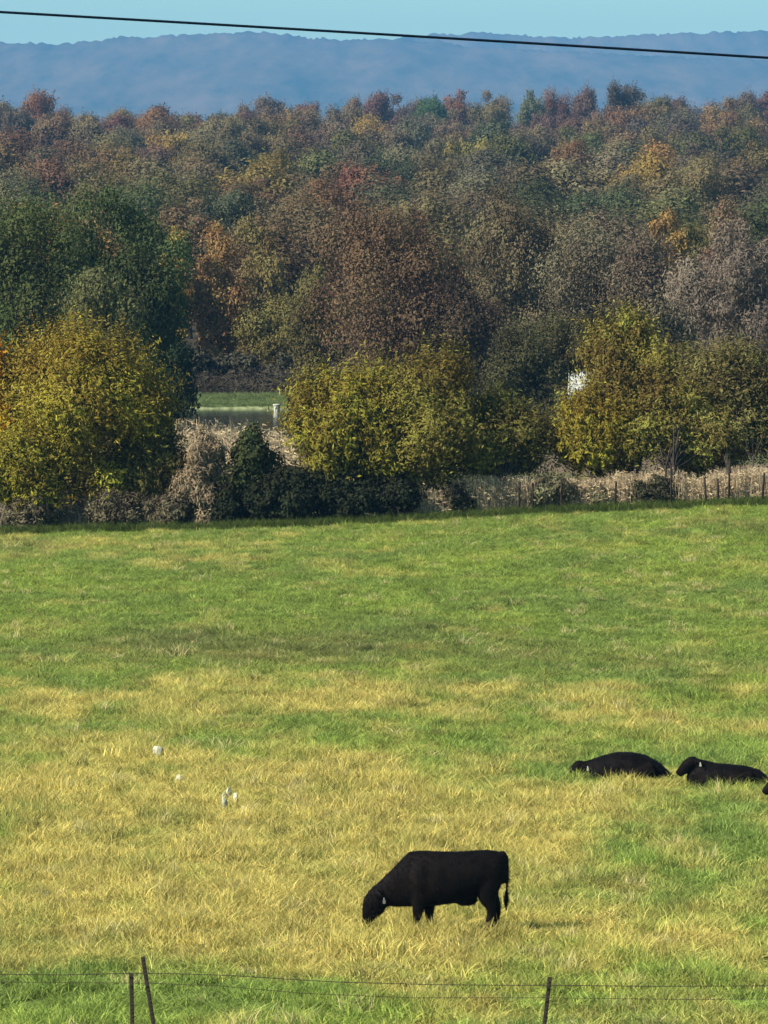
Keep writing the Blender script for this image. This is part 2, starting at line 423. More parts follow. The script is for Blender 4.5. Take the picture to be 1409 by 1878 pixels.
def crown_mesh(name, rng, w, dep, z0, z1, n, leaf, aspect=1.6, lobes=22, lobe_r=0.26, rough=0.45, shape='round', mix=0.6, spray=0.10):
    """leaf clumps spread over many lobes inside an uneven envelope, with loose sprays of leaves round the outline"""
    lobes = int(lobes * 1.7); lobe_r *= 0.78
    hz = (z1 - z0) / 2; cz = (z0 + z1) / 2
    d = unit(rng.normal(size=(lobes, 3)))
    rad = 0.30 + 0.58 * rng.random(lobes) ** 0.6
    lc = d * rad[:, None]
    if shape == 'vase':                       # broad top, narrower foot
        k = 0.62 + 0.38 * (lc[:, 2] + 1) / 2; lc[:, :2] *= k[:, None]
    if shape == 'dome':                       # broadest low down
        k = 1.14 - 0.20 * (lc[:, 2] + 1); lc[:, :2] *= k[:, None]
    if shape == 'cone':
        k = 1.15 - 0.55 * (lc[:, 2] + 1) / 2; lc[:, :2] *= k[:, None]
    lc = lc * np.array([w / 2, dep / 2, hz]) * 0.9 + np.array([0, 0, cz])
    lr = rng.uniform(0.42, 1.30, lobes) * lobe_r * min(w, hz * 2 * 1.15)
    lt = rng.random(lobes)
    p = lr ** 2; p /= p.sum()
    k = rng.choice(lobes, n, p=p)
    dd = rng.normal(size=(n, 3)); dd[:, 2] += 0.25; dd = unit(dd)
    rr = (0.55 + 0.5 * rng.random(n) ** 0.8) * (1 + 0.22 * rng.normal(size=n))
    C = lc[k] + dd * (lr[k] * rr)[:, None] * np.array([1, 1, 0.85])
    ns = int(n * spray / 9)
    if ns:                                    # twigs that stick out, leaves strung along them
        ks = rng.choice(lobes, ns, p=p)
        o = unit((lc[ks] - np.array([0, 0, cz])) / np.array([w / 2, dep / 2, hz]) + 0.7 * rng.normal(size=(ns, 3)) + np.array([0, 0, 0.35]))
        st = lc[ks] + o * (lr[ks] * 0.8)[:, None]
        ln = rng.uniform(0.25, 0.8 + (0.5 if spray > 0.2 else 0), ns) * lobe_r * min(w, hz * 2) * 1.1
        t = np.linspace(0, 1, 9)
        SC_ = st[:, None, :] + o[:, None, :] * (ln[:, None] * t)[:, :, None] + rng.normal(size=(ns, 9, 3)) * leaf * 0.35
        C = np.concatenate([C, SC_.reshape(-1, 3)]); dd = np.concatenate([dd, np.repeat(o, 9, 0)]); k = np.concatenate([k, np.repeat(ks, 9)])
    n = len(C)
    C[:, 2] = np.maximum(C[:, 2], z0 - 0.06 * (z1 - z0))
    sz = leaf * rng.uniform(0.55, 1.45, n)
    Nn = unit(dd + rough * rng.normal(size=(n, 3)) + np.array([0, 0, 0.15]))
    V = leaf_quads(C, Nn, sz, aspect, rng)
    patch_ = 0.55 * lt[k] + 0.45 * np.clip((fbm(C[:, 0] / w * 5 + 9, C[:, 2] / w * 5 + C[:, 1] / w * 3, 3) - 0.5) * 2.2 + 0.5, 0, 1)
    tint_ = np.clip((1 - mix) * rng.random(n) + mix * patch_, 0, 1)
    q0, q1 = np.percentile(V[:, 2], (0.6, 99.7)); V[:, 2] = z0 + (V[:, 2] - q0) * (z1 - z0) / max(q1 - q0, 0.1)
    me = mesh_from(name, V, np.arange(4 * n), np.full(n, 4), face_attr=tint_)
    return me, lc

def trunk_mesh(name, rng, h0, r, limbs, stems=1, spread=0.3):
    mb = MB()
    for s in range(stems):
        ox = rng.normal() * spread if stems > 1 else 0; oy = rng.normal() * spread if stems > 1 else 0
        lean = Vector((ox * 1.6 + rng.normal() * 0.12, oy * 1.6 + rng.normal() * 0.12, h0))
        b = Vector((ox, oy, -0.15)); rs = r * (1 if s == 0 else rng.uniform(0.4, 0.75))
        mid = b.lerp(lean, 0.5) + Vector((rng.normal() * 0.08 * h0 * 0.3, rng.normal() * 0.03, 0))
        mb.tube([b, b + Vector((0, 0, 0.3)), mid, lean], [rs * 1.45, rs * 1.1, rs * 0.85, rs * 0.7], 7)
        sel = [l for i, l in enumerate(limbs) if i % stems == s][:8]
        for l in sel:
            e = Vector(l); m1 = lean.lerp(e, 0.5) + Vector((rng.normal(), rng.normal(), rng.normal() * 0.5)) * 0.1 * (e - lean).length
            mb.tube([lean - Vector((0, 0, 0.2)), m1, e], [rs * 0.5, rs * 0.32, rs * 0.1], 5)
    return mb.mesh(name, smooth=True)

def add_tree(name, label, cat, group, cx, top, wpx, d, color, n=7000, leaf=0.22, aspect=1.7, cb=0.18, shape='round', lobes=24, lobe_r=0.25,
             stems=1, trunk_r=None, mat=None, seed=None, depth=None, bark=None, foot=0.0, spray=0.10):
    rng = np.random.default_rng(int(abs(cx) * 13 + top * 7 + d) if seed is None else seed)
    p = at(cx, top, d); z = ter(p.x, d)
    h = p.z - z; w = wpx * d / F
    root = empty(name, (p.x, d, z)); tag(root, label, cat, group)
    dep = depth if depth else w * 0.72
    me, lc = crown_mesh('crown', rng, w, dep, h * cb, h, n, leaf, aspect, lobes, lobe_r, shape=shape, spray=spray)
    if foot:                                  # the stem stands forward of the crown's middle
        root.location = (p.x, d - foot, ter(p.x, d - foot))
        me.transform(Matrix.Translation((0, foot, z - root.location.z))); lc = lc + np.array([0, foot, 0])
    c = link('crown', me, mat or LEAF, root); c.color = (*color, 1)
    tr = trunk_r or (0.022 * h + 0.03)
    link('trunk', trunk_mesh('trunk', rng, h * max(cb * 1.15, 0.08), tr, lc, stems), bark or SHADED_BARK, root)
    return root

def hedge_d(px, off=0.0): return float(edge_dist(px)) + off

# ------------------------------------------------------------------ hedgerow on the far edge of the pasture
HG = 'hedgerow trees along the far edge of the pasture'
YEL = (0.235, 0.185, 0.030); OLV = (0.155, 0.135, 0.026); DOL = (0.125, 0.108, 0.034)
add_tree('orange_tree', 'orange-leaved tree poking in at the far left edge beside the yellow hedgerow tree', 'tree', HG, -38, 612, 124, hedge_d(0, 3.6), (0.50, 0.21, 0.02), 20736, 0.096, 3.2, spray=0.30, shape='dome', cb=0.18)
add_tree('hedgerow_tree', 'big round yellow-olive tree left of the pond, dark trunk at its foot', 'tree', HG, 138, 590, 395, hedge_d(150, 2.4), YEL, 77760, 0.096, 3.2, cb=0.15, foot=0.7, spray=0.30, shape='dome', lobes=34, lobe_r=0.2, trunk_r=0.17)
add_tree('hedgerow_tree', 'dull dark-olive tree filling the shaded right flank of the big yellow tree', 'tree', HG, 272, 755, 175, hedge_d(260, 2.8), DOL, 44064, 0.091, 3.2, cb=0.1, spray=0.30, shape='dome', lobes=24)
add_tree('hedgerow_tree', 'low olive-yellow bushy tree at bottom left under the big yellow tree', 'tree', HG, 30, 770, 192, hedge_d(30, 1.8), (0.20, 0.17, 0.025), 31104, 0.087, 3.2, spray=0.30, shape='dome', cb=0.12)
add_tree('hedgerow_tree', 'yellow tree just right of the pond and its white bucket', 'tree', HG, 632, 672, 232, hedge_d(610, 2.2), (0.185, 0.152, 0.026), 57024, 0.096, 3.2, cb=0.14, foot=1.2, spray=0.30, shape='dome', lobes=28, lobe_r=0.21, stems=2)
add_tree('hedgerow_tree', 'tall olive-yellow tree in the middle of the central hedgerow clump', 'tree', HG, 775, 640, 299, hedge_d(790, 2.6), (0.158, 0.130, 0.030), 67392, 0.096, 3.2, cb=0.12, spray=0.30, shape='round', lobes=30, lobe_r=0.21)
add_tree('hedgerow_tree', 'lower dull olive tree with a slim dark trunk above tan weeds', 'tree', HG, 920, 715, 197, hedge_d(910, 3.4), (0.125, 0.112, 0.030), 44064, 0.091, 3.2, cb=0.27, foot=2.3, spray=0.30, shape='dome', lobes=24, trunk_r=0.1)
add_tree('hedgerow_tree', 'bright yellow low spreading tree in front of the white shed', 'tree', HG, 1100, 706, 200, hedge_d(1100, 3.2), (0.205, 0.163, 0.026), 44064, 0.091, 3.2, cb=0.27, spray=0.30, shape='dome', lobes=24, stems=2)
add_tree('hedgerow_tree', 'tallest straw-yellow hedgerow tree rising right of the white shed', 'tree', HG, 1158, 570, 210, hedge_d(1160, 4.6), (0.165, 0.132, 0.034), 51840, 0.096, 3.2, cb=0.2, foot=1.2, spray=0.30, shape='round', lobes=28, lobe_r=0.2, stems=3)
add_tree('hedgerow_tree', 'olive-yellow many-stemmed tree second from the right end of the hedgerow', 'tree', HG, 1235, 690, 242, hedge_d(1190, 3.4), (0.165, 0.138, 0.034), 51840, 0.091, 3.2, cb=0.29, foot=2.4, spray=0.30, shape='dome', lobes=28, stems=5, trunk_r=0.13)
add_tree('hedgerow_tree', 'brownish olive tree closing the hedgerow at the right edge', 'tree', HG, 1365, 625, 237, hedge_d(1370, 4.6), (0.118, 0.096, 0.036), 57024, 0.096, 3.2, cb=0.26, foot=2.6, spray=0.30, shape='dome', lobes=28, stems=2, trunk_r=0.1)
add_tree('hedgerow_tree', 'pale yellow-green sapling crown in front of the brownish olive right-edge tree', 'tree', HG, 1305, 735, 124, hedge_d(1300, 3.0), (0.21, 0.18, 0.05), 20736, 0.087, 3.2, spray=0.30, shape='dome', cb=0.32)
add_tree('hedgerow_tree', 'olive tree wedged between the yellow tree by the pond and the central tall tree', 'tree', HG, 700, 668, 215, hedge_d(700, 4.2), (0.130, 0.112, 0.032), 41600, 0.096, 3.2, spray=0.30, shape='round', cb=0.14, lobes=26)
add_tree('hedgerow_tree', 'drab olive tree between the straw-yellow tree and the brownish right-edge tree', 'tree', HG, 1282, 640, 200, hedge_d(1280, 4.8), (0.130, 0.110, 0.040), 38400, 0.096, 3.2, spray=0.30, shape='round', cb=0.26, lobes=26)
BG = 'bushes at the foot of the hedgerow'
add_tree('dark_bush', 'dark green bush standing below the pond between two yellow trees', 'bush', BG, 456, 785, 118, hedge_d(450, 1.6), (0.046, 0.054, 0.022), 16800, 0.105, 1.7, cb=0.03, stems=3, trunk_r=0.05)
add_tree('tan_bush', 'tan leafless twiggy bush left of the dark green bush', 'bush', BG, 376, 795, 98, hedge_d(385, 0.9), (0.22, 0.165, 0.105), 21000, 0.085, 5.0, cb=0.05, stems=4, trunk_r=0.04, mat=TWIG)
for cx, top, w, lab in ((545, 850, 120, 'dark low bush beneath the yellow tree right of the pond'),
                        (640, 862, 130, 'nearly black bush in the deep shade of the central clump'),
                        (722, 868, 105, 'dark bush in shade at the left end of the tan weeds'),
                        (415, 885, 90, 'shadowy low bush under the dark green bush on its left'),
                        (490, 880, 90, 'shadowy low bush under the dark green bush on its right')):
    add_tree('shade_bush', lab, 'bush', BG, cx, top, w * 1.12, hedge_d(cx, 0.9), (0.022, 0.025, 0.013), 10080, 0.105, 1.7, cb=0.02, stems=2, trunk_r=0.04)  # deep shade below the hedgerow crowns is put into the near-black leaf colour
for cx, top, w, lab in ((60, 905, 110, 'grey-brown scrubby bush at the foot of the big yellow tree, left of its trunk'),
                        (215, 895, 120, 'grey-brown scrubby bush right of the dark trunk of the big yellow tree'),
                        (310, 900, 90, 'grey-brown scrubby bush near the tan twiggy bush'),
                        (1010, 868, 95, 'pale leafy scrub bush right of the slim dark trunk'),
                        (845, 885, 70, 'small dark scrub bush in the left part of the tan weeds'),
                        (1105, 890, 70, 'small scrub bush in tan weeds under the bright yellow tree'),
                        (1200, 872, 120, 'dark scrub around the many-stemmed tree at right')):
    add_tree('scrub_bush', lab, 'bush', BG, cx, top, w, hedge_d(cx, 0.8), (0.12, 0.098, 0.062) if cx < 500 else ((0.045, 0.042, 0.024) if 1150 < cx < 1250 or cx < 950 else (0.14, 0.125, 0.07)), 7000, 0.10, 3.2, cb=0.02, stems=3, trunk_r=0.03)

# ------------------------------------------------------------------ trees round the pond
PG = 'trees standing behind the pond'
add_tree('evergreen_tree', 'broad dark green tree at the far left behind the yellow tree', 'tree', PG, 50, 362, 330, 322, (0.075, 0.092, 0.032), 44158, 0.141, 2.0, cb=0.06, lobes=36, lobe_r=0.19, mat=MIDLEAF)
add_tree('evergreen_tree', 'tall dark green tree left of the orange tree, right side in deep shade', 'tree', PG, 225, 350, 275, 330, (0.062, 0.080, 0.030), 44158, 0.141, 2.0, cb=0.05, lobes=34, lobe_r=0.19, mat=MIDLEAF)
add_tree('green_tree', 'smaller grey-green tree in front of the tall dark green trees', 'tree', PG, 185, 497, 175, 300, (0.120, 0.122, 0.050), 27600, 0.118, 2.0, cb=0.08, mat=MIDLEAF)
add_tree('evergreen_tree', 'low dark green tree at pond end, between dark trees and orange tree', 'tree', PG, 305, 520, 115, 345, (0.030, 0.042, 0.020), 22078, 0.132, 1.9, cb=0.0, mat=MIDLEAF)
add_tree('autumn_tree', 'narrow orange-brown tree beside the tall dark green tree', 'tree', PG, 398, 412, 95, 404, (0.24, 0.140, 0.062), 22078, 0.132, 2.0, cb=0.02, lobes=26, lobe_r=0.3, mat=MIDLEAF)
add_tree('autumn_tree', 'small golden tree peeping over the shoulder of the dark green tree', 'tree', PG, 318, 420, 75, 402, (0.26, 0.17, 0.05), 11774, 0.132, 2.0, cb=0.25, mat=MIDLEAF)
add_tree('autumn_tree', 'golden-topped grey tree right of the narrow orange-brown tree', 'tree', PG, 470, 402, 105, 425, (0.175, 0.130, 0.055), 16560, 0.141, 2.0, cb=0.03, mat=MIDLEAF)
add_tree('olive_tree', 'tan-olive spreading tree above the green pond bank', 'tree', PG, 515, 540, 215, 404, (0.155, 0.125, 0.045), 29440, 0.122, 2.0, cb=0.04, lobes=26, bark=BARK_PALE, mat=MIDLEAF)
add_tree('oak_tree', 'large red-brown oak in the middle behind the hedgerow', 'tree', PG, 722, 370, 350, 366, (0.128, 0.080, 0.048), 47838, 0.141, 1.9, cb=0.05, lobes=36, lobe_r=0.19, mat=MIDLEAF)
add_tree('oak_tree', 'dark brown oak tucked under the right side of the red-brown oak', 'tree', PG, 835, 520, 205, 364, (0.088, 0.064, 0.040), 33120, 0.132, 1.9, cb=0.08, lobes=30, lobe_r=0.2, mat=MIDLEAF)
add_tree('olive_tree', 'dull olive-brown tree left of the red-brown oak', 'tree', PG, 585, 490, 125, 378, (0.115, 0.098, 0.040), 22078, 0.127, 2.0, cb=0.03, mat=MIDLEAF)
add_tree('olive_tree', 'tall grey-olive tree right of the red-brown oak', 'tree', PG, 965, 352, 250, 400, (0.140, 0.112, 0.064), 33120, 0.141, 2.2, cb=0.08, lobes=32, lobe_r=0.19, mat=MIDLEAF)
add_tree('green_tree', 'dark green tree left of the white shed', 'tree', PG, 962, 585, 160, 322, (0.064, 0.060, 0.028), 22078, 0.113, 1.8, cb=0.0, mat=MIDLEAF)
add_tree('green_tree', 'dark olive tree whose hanging foliage covers the roof of the white shed', 'tree', PG, 1040, 575, 150, 328, (0.078, 0.070, 0.032), 20800, 0.114, 1.8, cb=0.46, lobes=26, mat=MIDLEAF)
add_tree('olive_tree', 'grey-olive tree with feathery top above the white shed', 'tree', PG, 1090, 405, 205, 392, (0.142, 0.118, 0.074), 29440, 0.132, 2.4, cb=0.28, mat=MIDLEAF)
add_tree('olive_tree', 'grey-tan tree right of the feathery grey-olive tree', 'tree', PG, 1205, 425, 205, 380, (0.155, 0.120, 0.080), 29440, 0.132, 2.4, cb=0.08, mat=MIDLEAF)
add_tree('bare_tree', 'pale grey half-bare twiggy tree at the right edge', 'tree', PG, 1350, 412, 235, 362, (0.165, 0.130, 0.098), 54400, 0.114, 5.0, cb=0.08, mat=TWIG, lobes=34, lobe_r=0.19, bark=BARK_PALE)
add_tree('autumn_tree', 'small orange-tan tree above the grey-tan trees', 'tree', PG, 1222, 388, 85, 425, (0.25, 0.145, 0.055), 12878, 0.141, 2.0, cb=0.2, mat=MIDLEAF)
add_tree('autumn_tree', 'rusty tree peeping over the pale half-bare tree', 'tree', PG, 1335, 366, 105, 440, (0.175, 0.112, 0.07), 14720, 0.141, 2.0, cb=0.2, mat=MIDLEAF)

for cx, top, w, lab in ((345, 655, 95, 'dark shrub behind the left end of the green pond bank'), (432, 668, 90, 'dark shrub under the tan-olive tree behind the pond bank'),
                        (545, 660, 110, 'dark shrub right of the tan-olive tree behind the pond bank')):
    add_tree('bank_shrub', lab, 'shrub', 'shrubs behind the pond bank', cx, top - 22, w * 1.35, 394, (0.055, 0.050, 0.034), 5000, 0.2, 2.0, cb=0.02, stems=3, trunk_r=0.06)

# ------------------------------------------------------------------ hillside wood
PAL = {'rust-brown': (0.160, 0.100, 0.058), 'olive': (0.115, 0.100, 0.050), 'dark green': (0.055, 0.070, 0.038), 'tan': (0.165, 0.130, 0.078),
       'golden': (0.25, 0.18, 0.055), 'mauve-brown': (0.125, 0.085, 0.068), 'grey-brown': (0.130, 0.105, 0.075), 'dusky red': (0.155, 0.078, 0.055),
       'yellow-green': (0.155, 0.150, 0.040)}
BARE_P = []
def proto_set(k, n, leaf, seed0):
    res = []
    for i in range(k):
        rng = np.random.default_rng(seed0 + i)
        sh = ('round', 'vase', 'round', 'cone', 'round', 'vase')[i % 6]
        me, lc = crown_mesh('crown', rng, 1.0 * 10, 9.0, 3.0, 15.0, n, leaf, 1.8, 22, 0.22 + 0.02 * (i % 3), rough=0.32, shape=sh, mix=0.72)
        me.materials.append(FARLEAF)
        tm = trunk_mesh('trunk', rng, 4.5, 0.3, lc); tm.materials.append(SHADED_BARK)
        res.append((me, tm))
    return res
NEARP = proto_set(6, 26000, 0.20, 500)
FARP = proto_set(7, 18000, 0.26, 600)
RX = [0, 60, 110, 200, 245, 290, 350, 420, 500, 545, 575, 640, 700, 765, 800, 850, 920, 985, 1020, 1090, 1160, 1250, 1290, 1320, 1409]
RY = [178, 176, 200, 203, 203, 190, 208, 205, 182, 196, 168, 174, 182, 168, 182, 168, 160, 178, 168, 163, 160, 178, 180, 170, 168]
ROWS = [(455, 392), (505, 368), (565, 345), (635, 322), (715, 300), (805, 278), (905, 257), (1015, 238), (1135, 220), (1280, 202), (1450, None)]
SLOPE = {0: 'at wooded slope foot', 1: 'at wooded slope foot', 2: 'low on wooded slope', 3: 'low on wooded slope',
         4: 'midway up wooded slope', 5: 'midway up wooded slope', 6: 'midway up wooded slope', 7: 'high on wooded slope', 8: 'high on wooded slope',
         9: 'just under wooded ridge line', 10: 'on wooded ridge line'}
def section(px):
    for lim, s in ((190, 'above the dark green trees at left'), (350, 'above the small golden tree'), (540, 'above the golden-topped grey tree'),
                   (700, 'above the left half of red-brown oak'), (850, 'above the right half of red-brown oak'),
                   (1020, 'above the tall grey-olive tree'), (1180, 'above the feathery grey-olive tree'), (1300, 'above the small orange-tan tree')):
        if px < lim: return s
    return 'above the pale half-bare tree'
def pick_color(px, row, rng):
    if row >= 9: names, pr = (['mauve-brown', 'dusky red', 'grey-brown', 'rust-brown', 'olive', 'dark green'], [.38, .30 if px < 400 else .10, .2, .18, .06, .05])
    elif row >= 6: names, pr = (['olive', 'rust-brown', 'mauve-brown', 'grey-brown', 'tan', 'dark green', 'golden'], [.26, .16, .16, .2, .1, .1, .05])
    else: names, pr = (['olive', 'grey-brown', 'tan', 'dark green', 'rust-brown', 'yellow-green', 'golden'], [.26, .2, .14, .2, .12, .06, .03])
    pr = np.array(pr) / sum(pr)
    return names[rng.choice(len(names), p=pr)]
ACC = [(635, 215, 'golden'), (1190, 285, 'golden'), (540, 285, 'yellow-green'), (200, 325, 'dark green'), (480, 335, 'dark green'), (1120, 355, 'dark green'),
       (340, 240, 'golden'), (960, 240, 'olive'), (1090, 265, 'rust-brown'), (100, 290, 'rust-brown'), (980, 320, 'dark green'), (380, 330, 'olive'), (1370, 380, 'tan'), (150, 255, 'tan')]
rng = np.random.default_rng(21)
forest = []
acc_left = list(ACC)
for ri, (d, ytop) in enumerate(ROWS):
    cw = (12.5 if ri < 5 else 12.0 if ri < 9 else 11.0)
    step = cw * 0.72 * F / d
    px = -0.3 * step - 20 + rng.uniform(0, step)
    while px < W + 0.35 * step:
        cx = px + rng.normal() * step * 0.12
        ty = (ytop if ytop else float(np.interp(cx, RX, RY))) + rng.normal() * (7 if ytop else 7) + (6 * math.sin(cx / 160.0 + ri) if ytop else 0)
        if ytop and ri >= 8: ty = max(ty, float(np.interp(cx, RX, RY)) + 8)
        dd = d * rng.uniform(0.97, 1.03)
        cn = None
        for a_ in acc_left:
            if abs(a_[0] - cx) < step * 0.55 and abs(a_[1] - ty) < 16: cn = a_[2]; acc_left.remove(a_); break
        forest.append([cx, ty, dd, cw * rng.uniform(0.78, 1.25), cn or pick_color(cx, ri, rng), ri])
        px += step * rng.uniform(0.8, 1.2)
labels = {}
for f in forest: labels.setdefault((f[4], SLOPE[f[5]], section(f[0])), []).append(f)
ORD = ['', 'second-from-left', 'third-from-left', 'fourth-from-left', 'fifth-from-left', 'sixth-from-left', 'seventh-from-left']
for key, lst in labels.items():
    lst.sort(key=lambda f: f[0])
    for i, f in enumerate(lst):
        base = f'{key[0]} tree {key[1]}, {key[2]}'
        f.append(base if len(lst) == 1 else (('leftmost ' if i == 0 else 'rightmost ' if i == len(lst) - 1 else ORD[i] + ' ') + base))
for cx, ty, dd, cw, cn, ri, lab in forest:
    p = at(cx, ty, dd); z = ter(p.x, dd); h = max(p.z - z, 9.0)
    me, tm = (NEARP if ri < 4 else FARP)[rng.integers(6)]
    root = empty('woodland_tree', (p.x, dd, p.z - h), rng.uniform(0, 6.28))
    tag(root, lab, 'tree', 'autumn trees of the wood on the slope below the mountain')
    sx = cw / 10 * 1.06; sz = h / 15.0
    for nm, m_ in (('crown', me), ('trunk', tm)):
        c = link(nm, m_, None, root); c.scale = (sx, sx, sz)
        kk = 0.9 if ri >= 9 else 0.78; b = kk * np.array(PAL[cn]) + (1 - kk) * np.array((0.118, 0.100, 0.068)); b = b * np.array((1.2, 1.12, 1.0)) * rng.uniform(0.82, 1.2) * (1 + 0.08 * rng.normal(size=3))
        c.color = (*np.clip(b, 0.01, 1), 1)

# ------------------------------------------------------------------ grass
def tuft(name, rng, nb, rad, hgt, wid, droop=0.5):
    V = []; fl = []; sz = []; tn = []
    for b in range(nb):
        a = rng.uniform(0, 6.283); r = rad * math.sqrt(rng.random())
        base = np.array([r * math.cos(a), r * math.sin(a), -0.02])
        az = rng.uniform(0, 6.283); h = hgt * rng.uniform(0.5, 1.3); ln = h * rng.uniform(0.15, droop * 2)
        out_ = np.array([math.cos(az), math.sin(az), 0]); sd_ = np.array([-math.sin(az), math.cos(az), 0]) * wid * rng.uniform(0.6, 1.3) * 0.5
        # blades turn at random about their own axis
        tw = rng.uniform(0, 6.283); sd_ = sd_ * math.cos(tw) + out_ * np.linalg.norm(sd_) * math.sin(tw)
        m1 = base + np.array([0, 0, h * 0.6]) + out_ * ln * 0.35
        tip = base + np.array([0, 0, h]) + out_ * ln
        i = len(V)
        V += [base - sd_, base + sd_, m1 + sd_ * 0.8, m1 - sd_ * 0.8, tip]
        fl += [i, i + 1, i + 2, i + 3, i + 3, i + 2, i + 4]; sz += [4, 3]
        t_ = rng.random(); tn += [t_, t_]
    me = mesh_from(name, np.array(V), fl, sz, face_attr=tn)
    me.materials.append(GRASS)
    return me

tcol = bpy.data.collections.new('grass_tufts')       # sources only, never linked into the scene
rg = np.random.default_rng(3)
for i in range(8):
    o = bpy.data.objects.new('grass_tuft', tuft('grass_tuft', rg, 58, 0.21 + 0.02 * (i % 3), 0.15, 0.0125, 0.85 + 0.25 * (i % 3)))
    tcol.objects.link(o)

def scatter(name, P, colr, scale, zs):
    n = len(P)
    me = bpy.data.meshes.new(name); me.vertices.add(n); me.vertices.foreach_set('co', np.asarray(P, np.float32).ravel())
    a = me.attributes.new('gcol', 'FLOAT_COLOR', 'POINT'); c = np.ones((n, 4), np.float32); c[:, :3] = colr; a.data.foreach_set('color', c.ravel())
    a = me.attributes.new('gscale', 'FLOAT_VECTOR', 'POINT'); a.data.foreach_set('vector', np.stack([scale, scale, zs], -1).astype(np.float32).ravel())
    a = me.attributes.new('grot', 'FLOAT_VECTOR', 'POINT')
    r = np.zeros((n, 3), np.float32); r[:, 2] = RNG.uniform(0, 6.283, n); r[:, 0] = RNG.normal(0, 0.12, n); r[:, 1] = RNG.normal(0, 0.12, n); a.data.foreach_set('vector', r.ravel())
    a = me.attributes.new('gidx', 'INT', 'POINT'); a.data.foreach_set('value', RNG.integers(0, 8, n).astype(np.int32))
    me.update()
    o = link(name, me)
    ng = bpy.data.node_groups.new(name + ' scatter', 'GeometryNodeTree')
    ng.interface.new_socket('Geometry', in_out='INPUT', socket_type='NodeSocketGeometry')
    ng.interface.new_socket('Geometry', in_out='OUTPUT', socket_type='NodeSocketGeometry')
    N, L = ng.nodes, ng.links
    gi = N.new('NodeGroupInput'); go = N.new('NodeGroupOutput')
    ci = N.new('GeometryNodeCollectionInfo'); ci.inputs['Collection'].default_value = tcol; ci.inputs['Separate Children'].default_value = True; ci.inputs['Reset Children'].default_value = True
    ip = N.new('GeometryNodeInstanceOnPoints'); ip.inputs['Pick Instance'].default_value = True
    def na(nm, ty):
        x = N.new('GeometryNodeInputNamedAttribute'); x.data_type = ty; x.inputs['Name'].default_value = nm
        return next(s for s in x.outputs if s.enabled and s.name == 'Attribute')
    L.new(gi.outputs[0], ip.inputs['Points']); L.new(ci.outputs[0], ip.inputs['Instance'])
    L.new(na('gidx', 'INT'), ip.inputs['Instance Index'])
    er = N.new('FunctionNodeEulerToRotation'); L.new(na('grot', 'FLOAT_VECTOR'), er.inputs[0]); L.new(er.outputs[0], ip.inputs['Rotation'])
    L.new(na('gscale', 'FLOAT_VECTOR'), ip.inputs['Scale']); L.new(ip.outputs[0], go.inputs[0])
    mo = o.modifiers.new('scatter', 'NODES'); mo.node_group = ng
    me.materials.append(GRASS)
    return tag(o, kind='stuff')

def sample_field(n, d0, d1):
    t = RNG.random(n); d = np.sqrt(d0 ** 2 + t * (d1 ** 2 - d0 ** 2))
    px = RNG.uniform(-70, W + 70, n); x = (px - W / 2) / F * d
    return x, d
x1, y1 = sample_field(62000, 74, 240)
keep = y1 < hedge_y(x1) + 0.4 + 0.5 * fbm(x1 / 1.5, x1 * 0, 2)
x1, y1 = x1[keep], y1[keep]
cc, dry, br = pasture_color(x1, y1)
cc = cc * RNG.uniform(0.62, 1.36, (len(x1), 1))
clump = fbm(x1 / 0.7, y1 / 1.2, 3)
hs_ = 0.62 + 2.6 * np.clip(clump - 0.40, 0, 1) + 0.35 * dry + 0.7 * br
hs_ *= RNG.uniform(0.7, 1.3, len(x1)) * (1 - 0.25 * sstep(135, 150, y1))
for cpx, cpy, rx_, am_ in ((765, 1722, 1.3, 0.45), (1140, 1440, 1.2, 0.15), (1330, 1448, 1.4, 0.35)):
    cdist = dist_at(cpy); cx_ = (cpx - W / 2) / F * cdist      # left ungrazed round the cattle
    hs_ *= 1 + am_ * np.exp(-((x1 - cx_) / rx_) ** 2 - ((y1 - cdist + 0.5) / 1.1) ** 2)
odd = RNG.random(len(x1)); hs_ = np.where(odd < 0.02, hs_ * 1.7, hs_)
cc = np.where((odd < 0.012)[:, None], cc * np.array([0.5, 0.5, 0.6]), cc); cc = np.where(((odd > 0.012) & (odd < 0.02))[:, None], np.array([0.50, 0.44, 0.19]), cc)
hs_ = np.clip(hs_, 0.4, 2.6)
P = np.stack([x1, y1, terrain(x1, y1)], -1)
scatter('pasture_grass', P, cc, RNG.uniform(0.9, 1.5, len(x1)), hs_)
# rank grass along the hedge foot
nx_ = 2600; pxe = RNG.uniform(-60, W + 60, nx_); de = edge_dist(pxe) + RNG.normal(0.2, 0.35, nx_); xe = (pxe - W / 2) / F * de
ce = np.array([0.075, 0.105, 0.026]) * RNG.uniform(0.6, 1.5, (nx_, 1))
scatter('hedge_foot_grass', np.stack([xe, de, terrain(xe, de)], -1), ce, RNG.uniform(1.0, 1.6, nx_), RNG.uniform(1.2, 3.0, nx_))
# pond bank
nb_ = 5500; xb = RNG.uniform(-30, 8, nb_); yb = RNG.uniform(362.6, 384.5, nb_)
cb_ = np.array([0.125, 0.165, 0.065]) * RNG.uniform(0.7, 1.3, (nb_, 1))
scatter('bank_grass', np.stack([xb, yb, terrain(xb, yb)], -1), cb_, RNG.uniform(1.2, 2.2, nb_), RNG.uniform(0.3, 0.8, nb_) * (1 + 1.5 * sstep(374, 383, yb)))

